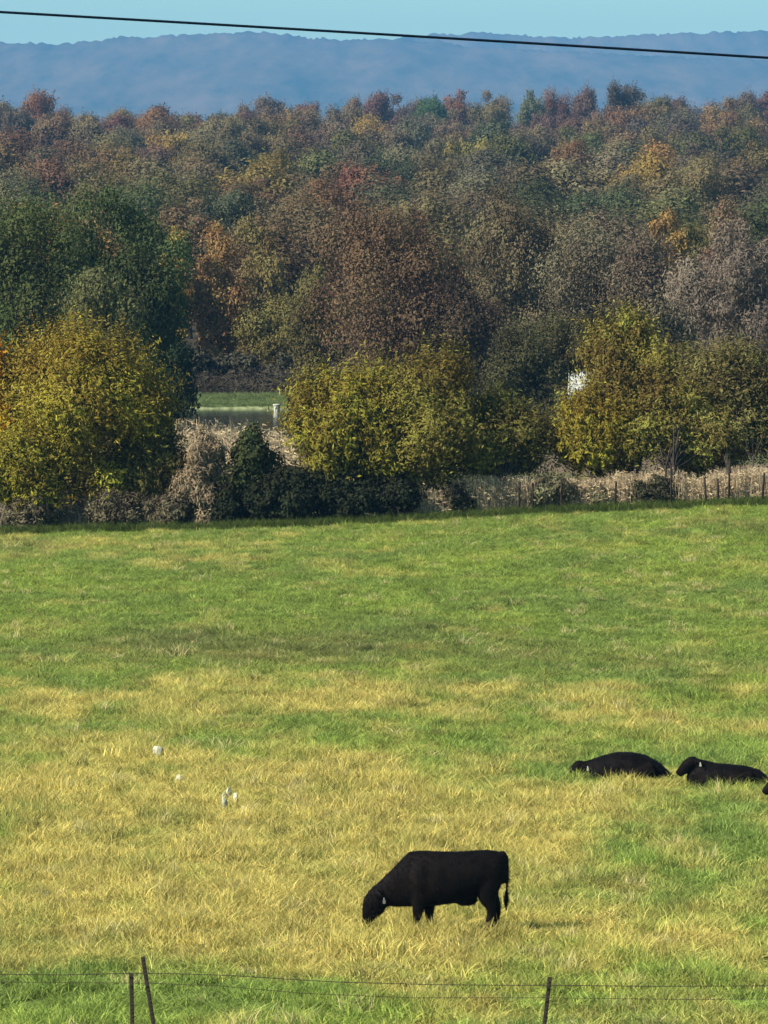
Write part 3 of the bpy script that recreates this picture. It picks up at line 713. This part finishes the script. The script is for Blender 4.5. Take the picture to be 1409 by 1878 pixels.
# ---- tall dry stalks
def stalks(name, x, y, h, w, color, rng, lean=0.18, leaves=2, reach=0.25):
    V = []; n = len(x); z = terrain(x, y)
    az = rng.uniform(0, 6.283, n); ln = rng.normal(0, lean, (n, 2)) * h[:, None]
    b = np.stack([x, y, z - 0.05], -1); t_ = np.stack([x + ln[:, 0], y + ln[:, 1], z + h], -1)
    s = np.stack([np.cos(az), np.sin(az) * 0.4, az * 0], -1) * (w / 2)
    parts = [np.stack([b - s, b + s, t_ + s * 0.5, t_ - s * 0.5], 1)]
    for k in range(leaves):
        f = rng.uniform(0.25, 1.0, n)[:, None]; c = b + (t_ - b) * f
        o = rng.normal(size=(n, 3)) * np.array([reach, reach, reach * 0.7]); o[:, 2] += 0.02
        e = c + o * (0.6 + 0.5 * rng.random((n, 1))); sw = np.array([0, 0, w * 0.9])
        parts.append(np.stack([c - sw, e - sw * 0.2, e + sw * 0.2, c + sw], 1))
    V = np.concatenate(parts).reshape(-1, 3); m_ = len(V) // 4
    me = mesh_from(name, V, np.arange(4 * m_), np.full(m_, 4), face_attr=rng.random(m_))
    o = link(name, me, TWIG); o.color = (*color, 1)
    return tag(o, kind='stuff')
rs = np.random.default_rng(11)
n = 15000; pxe = rs.uniform(765, W + 90, n); de = edge_dist(pxe) + 0.55 + rs.gamma(1.3, 0.7, n); xe = (pxe - W / 2) / F * de
hh = (0.85 + 0.95 * fbm(xe / 1.1, xe * 0 + 3, 3)) * rs.uniform(0.45, 1.15, n)
stalks('dry_weeds', xe, de, hh, 0.022, (0.40, 0.30, 0.19), rs, 0.14, 3, 0.13)
n = 9000; pxe = rs.uniform(-80, 420, n); de = edge_dist(pxe) + 0.9 + rs.gamma(1.6, 1.0, n); xe = (pxe - W / 2) / F * de
hh = (0.8 + 0.9 * fbm(xe / 1.1, xe * 0 + 3, 3)) * rs.uniform(0.45, 1.15, n)
stalks('dry_weeds', xe, de, hh, 0.022, (0.25, 0.195, 0.14), rs, 0.16, 3, 0.14)
n = 2600; pxe = rs.uniform(320, 545, n); de = rs.uniform(262, 309, n); xe = (pxe - W / 2) / F * de
hh = (0.55 + 0.7 * fbm(xe / 1.2, de / 6, 3)) * rs.uniform(0.5, 1.2, n) * np.interp(pxe, [320, 380, 450, 480, 545], [1.05, 1.2, 1.05, 0.7, 0.6])
stalks('pond_side_reeds', xe, de, hh, 0.05, (0.33, 0.25, 0.155), rs)
n = 2600; pxe = rs.uniform(280, 600, n); de = rs.uniform(385, 400, n); xe = (pxe - W / 2) / F * de
stalks('undergrowth', xe, de, rs.uniform(0.4, 1.1, n) + 2.2 * np.clip(fbm(xe / 1.6, de / 5, 3) - 0.38, 0, 1), 0.05, (0.055, 0.046, 0.034), rs, 0.3, 3)
n = 2200; pxe = rs.uniform(560, 1440, n); de = rs.uniform(300, 345, n); xe = (pxe - W / 2) / F * de
stalks('undergrowth', xe, de, rs.uniform(0.8, 2.2, n), 0.06, (0.085, 0.07, 0.045), rs, 0.2, 3)

# ------------------------------------------------------------------ far fence in the hedge
root = empty('hedge_fence', (at(1150, 945, hedge_d(1150)).x, hedge_d(1150), ter(at(1150, 945, hedge_d(1150)).x, hedge_d(1150))))
tag(root, 'old stock fence of thin dark posts and wires in front of tan weeds', 'fence')
org = Vector(root.location)
fp = []
for px, hh in ((952, 1.35), (978, 1.3), (1030, 1.4), (1128, 1.2), (1232, 1.75), (1297, 1.2), (1318, 1.15), (1337, 1.9), (1398, 1.3)):
    d = hedge_d(px, 0.15); x = (px - W / 2) / F * d; z = ter(x, d)
    mb = MB(); ln = rs.normal(0, 0.05)
    mb.tube([Vector((x, d, z - 0.2)) - org, Vector((x + ln * 0.5, d, z + hh * 0.5)) - org, Vector((x + ln, d, z + hh)) - org], [0.05, 0.045, 0.04], 8)
    link('post', mb.mesh('post', True), WOODP, root); fp.append((x, d, z))
for hz in (0.5, 0.9, 1.2):
    mb = MB(); pts = [Vector((x, d - 0.06, z + hz)) - org for x, d, z in fp]
    mb.tube(pts, 0.002, 4); link('wire', mb.mesh('wire'), WIREM, root)

# ------------------------------------------------------------------ shed seen through the gap, bucket by the pond
d = 338.0; pL = at(1043, 700, d).x; pR = at(1190, 700, d).x; z = ter((pL + pR) / 2, d)
root = empty('white_shed', ((pL + pR) / 2, d + 2, z)); tag(root, 'white board-walled shed glimpsed through the gap between yellow trees', 'shed')
hw = (pR - pL) / 2; wh = 3.5
mb = MB(); mb.box((0, 0, wh / 2 - 0.1), (hw, 1.9, wh / 2 + 0.1)); link('wall', mb.mesh('wall'), WHITE, root)
mb = MB()
for k in range(11): mb.box((0, -1.915, 0.2 + k * 0.27), (hw, 0.012, 0.122))
tag(link('siding', mb.mesh('siding'), WHITE, root))
mb = MB()
for s in (-1, 1): mb.box((s * (hw + 0.02), -1.93, wh / 2), (0.07, 0.03, wh / 2))
link('corner_trim', mb.mesh('corner_trim'), WHITE, root)
mb = MB(); o_ = 0.25
rv = [(-hw - o_, -2.2, wh), (hw + o_, -2.2, wh), (hw + o_, 2.2, wh), (-hw - o_, 2.2, wh), (-hw - o_, 0, wh + 0.7), (hw + o_, 0, wh + 0.7)]
mb.V = rv; mb.Fc = [(0, 1, 5, 4), (2, 3, 4, 5), (0, 4, 3), (1, 2, 5), (3, 2, 1, 0)]
link('roof', mb.mesh('roof'), ROOFM, root)
mb = MB(); mb.box((hw * 0.35, -1.96, 1.6), (0.45, 0.03, 0.55)); fr = link('window', mb.mesh('window'), WHITE, root)
mb = MB(); mb.box((hw * 0.35, -1.995, 1.6), (0.38, 0.006, 0.48)); link('pane', mb.mesh('pane'), GLASS, fr)

d = 358.0; p = at(508, 757, d); z = -0.07
root = empty('white_bucket', (p.x, d, z)); tag(root, 'white bucket-shaped overflow barrel at the pond edge beside the yellow tree', 'barrel')
mb = MB(); prof = [(0.17, -0.3), (0.18, 0.0), (0.22, 0.55), (0.235, 0.62), (0.235, 0.70), (0.19, 0.70), (0.18, 0.6)]
top_z = at(508, 741, d).z - z; k = top_z / 0.70
mb.ring_loft([[Vector((r * 1.05 * math.cos(2 * math.pi * j / 20), r * 1.05 * math.sin(2 * math.pi * j / 20), zz * k)) for j in range(20)] for r, zz in prof])
DULLW = principled('weathered white plastic', (0.50, 0.49, 0.42), 0.7, (5.0, (0.36, 0.35, 0.29)), 0.2)
link('barrel_body', mb.mesh('barrel_body', True), DULLW, root)
mb = MB(); mb.ring_loft([[Vector((r * math.cos(2 * math.pi * j / 20), r * math.sin(2 * math.pi * j / 20), zz * k)) for j in range(20)] for r, zz in ((0.25, 0.60), (0.262, 0.62), (0.262, 0.66), (0.25, 0.68))], caps=False)
link('rim', mb.mesh('rim', True), DULLW, root)

# ------------------------------------------------------------------ cattle
def body_loft(mb, secs, n=18):
    """secs: x, ztop, zbot, half width, optional y"""
    R = []
    for s in secs:
        x, zt, zb, w = s[:4]; y = s[4] if len(s) > 4 else 0.0
        c = (zt + zb) / 2; hb = (zt - zb) / 2
        ring = []
        for j in range(n):
            t = 2 * math.pi * j / n; cu, su = math.cos(t), math.sin(t)
            e = 0.93
            ring.append(Vector((x, y + w * math.copysign(abs(cu) ** e, cu), c + hb * math.copysign(abs(su) ** e, su))))
        R.append(ring)
    mb.ring_loft(R)
def path_loft(mb, secs, n=14):
    """secs: point, half lateral, half in-plane; swept along the points"""
    R = []; P_ = [Vector(s[0]) for s in secs]
    for i, s in enumerate(secs):
        t = (P_[min(i + 1, len(P_) - 1)] - P_[max(i - 1, 0)]).normalized()
        lat = Vector((0, 1, 0)); lat = (lat - t * lat.dot(t)).normalized(); nrm = t.cross(lat)
        R.append([P_[i] + lat * s[1] * math.cos(2 * math.pi * j / n) + nrm * s[2] * math.sin(2 * math.pi * j / n) for j in range(n)])
    mb.ring_loft(R)
def fuse(mb, name, voxel=0.02, smooth=14):
    me = mb.mesh(name); o = bpy.data.objects.new('tmp', me); COL.objects.link(o)
    r = o.modifiers.new('r', 'REMESH'); r.mode = 'VOXEL'; r.voxel_size = voxel
    s = o.modifiers.new('s', 'SMOOTH'); s.factor = 0.5; s.iterations = smooth
    dg = bpy.context.evaluated_depsgraph_get()
    out_ = bpy.data.meshes.new_from_object(o.evaluated_get(dg)); out_.name = name
    bpy.data.objects.remove(o); bpy.data.meshes.remove(me)
    for p_ in out_.polygons: p_.use_smooth = True
    return out_
def ear(mb, base, tip, w=0.05):
    base, tip = Vector(base), Vector(tip); m_ = base.lerp(tip, 0.5)
    mb.tube([base, base.lerp(tip, 0.35), base.lerp(tip, 0.7), tip], [w * 0.55, w, w * 0.8, w * 0.2], 8)
def tag_mesh(c):
    mb = MB(); mb.box(c, (0.022, 0.007, 0.028)); mb.tube([Vector(c) + Vector((0, 0.0, 0.03)), Vector(c) + Vector((0, 0.03, 0.06))], 0.012, 6)
    return mb.mesh('ear_tag')

COAT = leaf_material('black coat hair', trans=0.0, var=0.8, hue=0.01)
def coat(me, parent, n, seed, ln=0.05):
    rng = np.random.default_rng(seed)
    nv = len(me.vertices); co = np.empty(nv * 3, np.float32); no = np.empty(nv * 3, np.float32)
    me.vertices.foreach_get('co', co); me.vertices.foreach_get('normal', no)
    co = co.reshape(-1, 3); no = no.reshape(-1, 3)
    k = rng.integers(0, nv, n); b = co[k] + rng.normal(size=(n, 3)) * 0.006; nn = no[k]
    d = np.array([0.55, 0.0, -0.75]) + 0.55 * rng.normal(size=(n, 3)); d = unit(d - nn * (d * nn).sum(1, keepdims=True)); d = unit(d + nn * rng.uniform(0.1, 0.55, (n, 1)))
    sd_ = unit(np.cross(d, nn)) * 0.0045; L_ = ln * rng.uniform(0.5, 1.4, (n, 1))
    b = b - nn * 0.006
    V = np.stack([b - sd_, b + sd_, b + d * L_ + sd_ * 0.3, b + d * L_ - sd_ * 0.3], 1).reshape(-1, 3)
    o = link('coat_hair', mesh_from('coat_hair', V, np.arange(4 * n), np.full(n, 4), face_attr=rng.random(n)), COAT, parent)
    o.color = (0.0075, 0.006, 0.0055, 1)
    return tag(o, kind='stuff')

# grazing cow: head down to the left
mb = MB()
body_loft(mb, [(0.875, 1.22, .94, .10), (0.845, 1.30, .86, .18), (0.76, 1.355, .80, .25), (0.56, 1.385, .70, .30), (0.25, 1.365, .60, .33), (0.0, 1.36, .535, .36),
               (-0.30, 1.365, .50, .35), (-0.52, 1.38, .485, .30), (-0.70, 1.37, .50, .25)])
def tb_loft(mb, secs, n=16):
    R = []
    for tx, tz, bx, bz, w in secs:
        T_ = Vector((tx, 0, tz)); B_ = Vector((bx, 0, bz)); c = (T_ + B_) / 2; hv = (T_ - B_) / 2
        R.append([c + Vector((0, w, 0)) * math.cos(2 * math.pi * j / n) + hv * math.sin(2 * math.pi * j / n) for j in range(n)])
    mb.ring_loft(R)
tb_loft(mb, [(-.55, 1.38, -.55, .47, .29), (-.76, 1.365, -.80, .49, .23), (-.93, 1.20, -.92, .48, .185), (-1.10, 1.04, -1.02, .49, .155), (-1.27, .885, -1.10, .50, .13), (-1.40, .775, -1.16, .50, .115)])
tb_loft(mb, [(-1.36, .83, -1.12, .56, .10), (-1.46, .72, -1.15, .47, .122), (-1.535, .60, -1.22, .37, .115), (-1.55, .45, -1.33, .30, .088), (-1.55, .32, -1.40, .23, .072), (-1.545, .23, -1.425, .15, .076), (-1.53, .17, -1.45, .12, .05)])
for s in (-1, 1): ear(mb, (-1.33, .09 * s, .74), (-1.24, .28 * s, .70))
for s, (sx, kx, fx, hx) in ((-1, (-.58, -.64, -.655, -.68)), (1, (-.46, -.41, -.39, -.40))):
    path_loft(mb, [((sx, .17 * s, .85), .10, .17), ((sx - .01, .18 * s, .62), .09, .14), ((kx + .01, .17 * s, .42), .07, .09), ((kx, .17 * s, .34), .065, .075), ((fx, .17 * s, .18), .042, .043), ((fx, .17 * s, .10), .052, .052), ((hx, .17 * s, .03), .055, .065), ((hx - .01, .17 * s, -.02), .06, .075)])
for s, dx in ((-1, 0.0), (1, 0.17)):
    path_loft(mb, [((.60 + dx * .1, .16 * s, 1.05), .13, .24), ((.55 + dx * .2, .17 * s, .80), .135, .21), ((.55 + dx * .4, .17 * s, .62), .105, .15), ((.61 + dx * .7, .17 * s, .47), .065, .085), ((.60 + dx * .85, .17 * s, .36), .054, .062), ((.54 + dx, .17 * s, .18), .05, .052), ((.53 + dx, .17 * s, .10), .058, .056), ((.50 + dx, .17 * s, .03), .058, .068), ((.49 + dx, .17 * s, -.02), .06, .075)])
for s in (-1, 1):
    mb.ellipsoid((-.56, .19 * s, .95), (.22, .13, .30)); mb.ellipsoid((.64, .18 * s, 1.06), (.18, .12, .24))
mb.ellipsoid((.20, 0, .58), (.20, .13, .09)); 
mb.tube([(.80, -.02, 1.35), (.885, -.03, 1.27), (.90, -.04, 1.0), (.885, -.05, .75), (.875, -.05, .60), (.865, -.05, .44)], [.05, .036, .03, .028, .05, .02], 8)
me = fuse(mb, 'cow')
d = dist_at(1727); p = at(833, 1727, d)
cow = link('cow', me, HIDE, None, (p.x, d, ter(p.x, d) - 0.02)); cow.rotation_euler = (0, 0, math.radians(4)); cow.scale = (0.985, 1, 1.045)
tag(cow, 'black cow grazing with its head down in the yellow grass', 'cow', 'black cattle in the pasture')
link('ear_tag', tag_mesh((-1.20, -.30, .60)), TAGD, cow); coat(me, cow, 16000, 1)

# lying cow, low head to the left
mb = MB()
body_loft(mb, [(1.10, .14, .0, .08), (1.02, .24, 0, .20), (.82, .43, -.02, .33), (.52, .60, -.03, .40), (.2, .665, -.03, .44), (-.1, .66, -.03, .43), (-.4, .59, -.03, .36), (-.62, .50, 0, .27), (-.74, .44, .04, .19)])
path_loft(mb, [((-.5, 0, .32), .22, .24), ((-.70, 0, .32), .16, .17), ((-.86, -.03, .33), .12, .13), ((-.93, -.04, .33), .10, .12)])
path_loft(mb, [((-.82, -.03, .42), .08, .08), ((-.90, -.04, .38), .115, .12), ((-1.0, -.05, .29), .105, .115), ((-1.07, -.06, .21), .08, .085), ((-1.11, -.06, .15), .075, .07), ((-1.13, -.06, .11), .05, .05)])
for s in (-1, 1): ear(mb, (-.82, -.03 + .09 * s, .38), (-.74, -.03 + .25 * s, .36))
for s in (-1, 1):
    mb.tube([(-.45, .26 * s, .25), (-.80, .33 * s, .10), (-.86, .34 * s, .07), (-.55, .40 * s, .05)], [.12, .07, .06, .05], 8)
    mb.tube([(.62, .26 * s, .30), (.20, .46 * s, .18), (.12, .50 * s, .13), (.50, .52 * s, .07), (.25, .56 * s, .05)], [.2, .13, .09, .06, .05], 8)
mb.tube([(1.04, 0, .2), (1.14, -.06, .10), (1.1, -.2, .05)], [.04, .03, .02], 6)
me = fuse(mb, 'cow')
d = dist_at(1436); p = at(1140, 1436, d)
c2 = link('cow', me, HIDE, None, (p.x, d, ter(p.x, d) - 0.04)); tag(c2, 'black cow lying flat with low head, left of the two resting cows', 'cow', 'black cattle in the pasture')
link('ear_tag', tag_mesh((-.73, -.30, .32)), TAGM, c2); coat(me, c2, 10000, 2)

# lying cow, head raised
mb = MB()
body_loft(mb, [(.98, .12, 0, .07), (.90, .24, 0, .18), (.74, .40, -.02, .30), (.45, .50, -.03, .38), (.1, .54, -.03, .41), (-.2, .57, -.03, .38), (-.42, .58, -.02, .31), (-.56, .52, 0, .23), (-.70, .44, .0, .16), (-.80, .32, .03, .10)])
path_loft(mb, [((-.35, 0, .40), .2, .22), ((-.5, 0, .48), .15, .18), ((-.62, -.02, .56), .115, .13), ((-.68, -.03, .60), .10, .12)])
path_loft(mb, [((-.60, -.03, .68), .07, .07), ((-.68, -.04, .63), .115, .125), ((-.79, -.05, .53), .115, .135), ((-.88, -.06, .43), .098, .115), ((-.95, -.07, .35), .09, .10), ((-1.0, -.07, .29), .065, .07)])
for s in (-1, 1): ear(mb, (-.60, -.03 + .09 * s, .64), (-.53, -.03 + .26 * s, .60))
for s in (-1, 1):
    mb.tube([(-.3, .26 * s, .25), (-.62, .33 * s, .10), (-.70, .34 * s, .07), (-.38, .40 * s, .05)], [.12, .07, .06, .05], 8)
    mb.tube([(.52, .24 * s, .26), (.12, .44 * s, .17), (.05, .48 * s, .12), (.42, .50 * s, .07), (.18, .54 * s, .05)], [.18, .12, .085, .06, .05], 8)
mb.tube([(.92, 0, .2), (1.02, -.08, .1), (1.0, -.22, .05)], [.04, .03, .02], 6)
mesh3 = fuse(mb, 'cow')
d = dist_at(1446); p = at(1330, 1446, d)
c3 = link('cow', mesh3, HIDE, None, (p.x, d, ter(p.x, d))); c3.scale = (1, 1, 0.88); tag(c3, 'black cow lying with raised head and pale ear tag, right of the two resting cows', 'cow', 'black cattle in the pasture')
link('ear_tag', tag_mesh((-.54, -.31, .55)), TAGM, c3); coat(mesh3, c3, 10000, 3)
d = dist_at(1486); p = at(1491, 1486, d)
c4 = c3.copy(); COL.objects.link(c4); c4.location = (p.x, d, ter(p.x, d)); tag(c4, 'black cow at the right edge with only its muzzle in view', 'cow', 'black cattle in the pasture')

# ------------------------------------------------------------------ pale stones in the grass
def rock(px, py, w, h, label, seed):
    rng = np.random.default_rng(seed); d = dist_at(py + 4); p = at(px, py + 4, d); s = F / d
    bm = bmesh.new(); bmesh.ops.create_icosphere(bm, subdivisions=3, radius=1)
    ax = [Vector(v) for v in unit(rng.normal(size=(11, 3)))]; off = rng.uniform(0.35, 0.85, 11)
    for v in bm.verts:
        for a_, o_ in zip(ax, off):
            e = v.co.dot(a_) - o_
            if e > 0: v.co -= a_ * e * 0.97
        v.co += Vector(rng.normal(size=3)) * 0.03
    mx_ = [max(abs(v.co[i]) for v in bm.verts) for i in range(3)]
    for v in bm.verts: v.co = Vector((v.co.x / mx_[0] * w / s / 2.3, v.co.y / mx_[1] * w / s / 2.2, v.co.z / mx_[2] * (h / s + 0.16) / 2))
    me = bpy.data.meshes.new('rock'); bm.to_mesh(me); bm.free()
    o = link('rock', me, STONE, None, (p.x, d, ter(p.x, d) + (h / s + 0.16) / 2 + 0.01)); o.rotation_euler = (0, rng.normal() * 0.15, 0)
    tag(o, label, 'rock', 'pale stones in the pasture')
rock(291, 1394, 25, 17, 'lone pale rock in the grass, highest up the field', 1)
rock(329, 1441, 15, 9, 'small pale stone between the lone rock and the stone cluster', 2)
rock(420, 1468, 13, 12, 'topmost stone of the pale stone cluster', 3)
rock(413, 1476, 16, 8, 'flat stone on the left of the pale stone cluster', 4)
rock(431, 1481, 15, 13, 'right-hand stone of the pale stone cluster', 5)
rock(411, 1488, 17, 14, 'lowest and biggest stone of the pale stone cluster', 6)
rock(446, 1497, 9, 8, 'little stone at the lower right of the pale stone cluster', 8)

# ------------------------------------------------------------------ near wire fence
FD = 76.0
def fpt(px, py, dd=FD): return at(px, py, dd)
root = empty('wire_fence', (0, FD, ter(0, FD))); tag(root, 'low wire fence with dark steel posts across the bottom of the field', 'fence')
org = Vector(root.location)
def t_post(top, px_low, py_low, label=None):
    a_ = fpt(*top); b_ = fpt(px_low, py_low)
    t = (b_ - a_).normalized(); zb = ter(a_.x, FD) - 0.3
    b_ = a_ + t * ((zb - a_.z) / t.z)
    mb = MB(); up = (a_ - b_).normalized(); ln = (a_ - b_).length
    xr = Vector((1, 0, 0)); xr = (xr - up * xr.dot(up)).normalized(); yr = up.cross(xr)
    prof = [(-.029, -.005), (.029, -.005), (.029, .005), (.006, .005), (.006, .04), (-.006, .04), (-.006, .005), (-.029, .005)]
    mb.ring_loft([[b_ - org + up * k + xr * u + yr * v for u, v in prof] for k in (0, ln * .5, ln)])
    k = 0.35
    while k < ln - 0.03:
        mb.box(b_ - org + up * k - yr * 0.008, (.013, .006, .009)); k += 0.055
    o = link('post', mb.mesh('post'), STEEL, root)
    if label: o['label'] = label
t_post((241, 1785), 243, 1878, 'upright dark steel post')
t_post((262, 1755), 282, 1878, 'taller steel post leaning to the left')
t_post((1009, 1792), 999, 1878, 'dark steel post leaning to the right')
def wire(pts, r=0.0055):
    mb = MB(); P_ = [fpt(px, py, FD - 0.05) - org for px, py in pts]; mb.tube(P_, r, 5)
    # barbs
    for a_, b_ in zip(P_[:-1], P_[1:]):
        n_ = int((b_ - a_).length / 0.14)
        for i in range(n_):
            c = a_.lerp(b_, (i + .5) / n_); mb.box(c, (.004, .003, .016))
    link('wire', mb.mesh('wire'), WIREM, root)
wire([(-260, 1788), (0, 1787), (120, 1788), (241, 1785), (330, 1786), (420, 1789), (530, 1796), (620, 1801), (690, 1803), (800, 1806), (940, 1807), (1008, 1807), (1200, 1809), (1409, 1808), (1700, 1803)])
wire([(-260, 1804), (0, 1801), (241, 1803), (266, 1803), (400, 1808), (560, 1822), (760, 1830), (1006, 1830), (1250, 1833), (1409, 1832), (1700, 1826)], 0.004)

# ------------------------------------------------------------------ cable across the sky
CDIST = 42.0
mb = MB(); pts = []
for px in range(-900, 2400, 60):
    u = (px - 0) / 1409.0; py = 22 + 84 * u + 6.0 * (u * (1 - u)) * -0.6
    pts.append(at(px, py, CDIST))
o0 = pts[len(pts) // 2].copy(); mb.tube([q - o0 for q in pts], 0.0100, 8)
cable = link('power_cable', mb.mesh('power_cable', True), CABLE, None, o0)
tag(cable, 'dark overhead cable slanting across the sky above the mountain', 'cable')
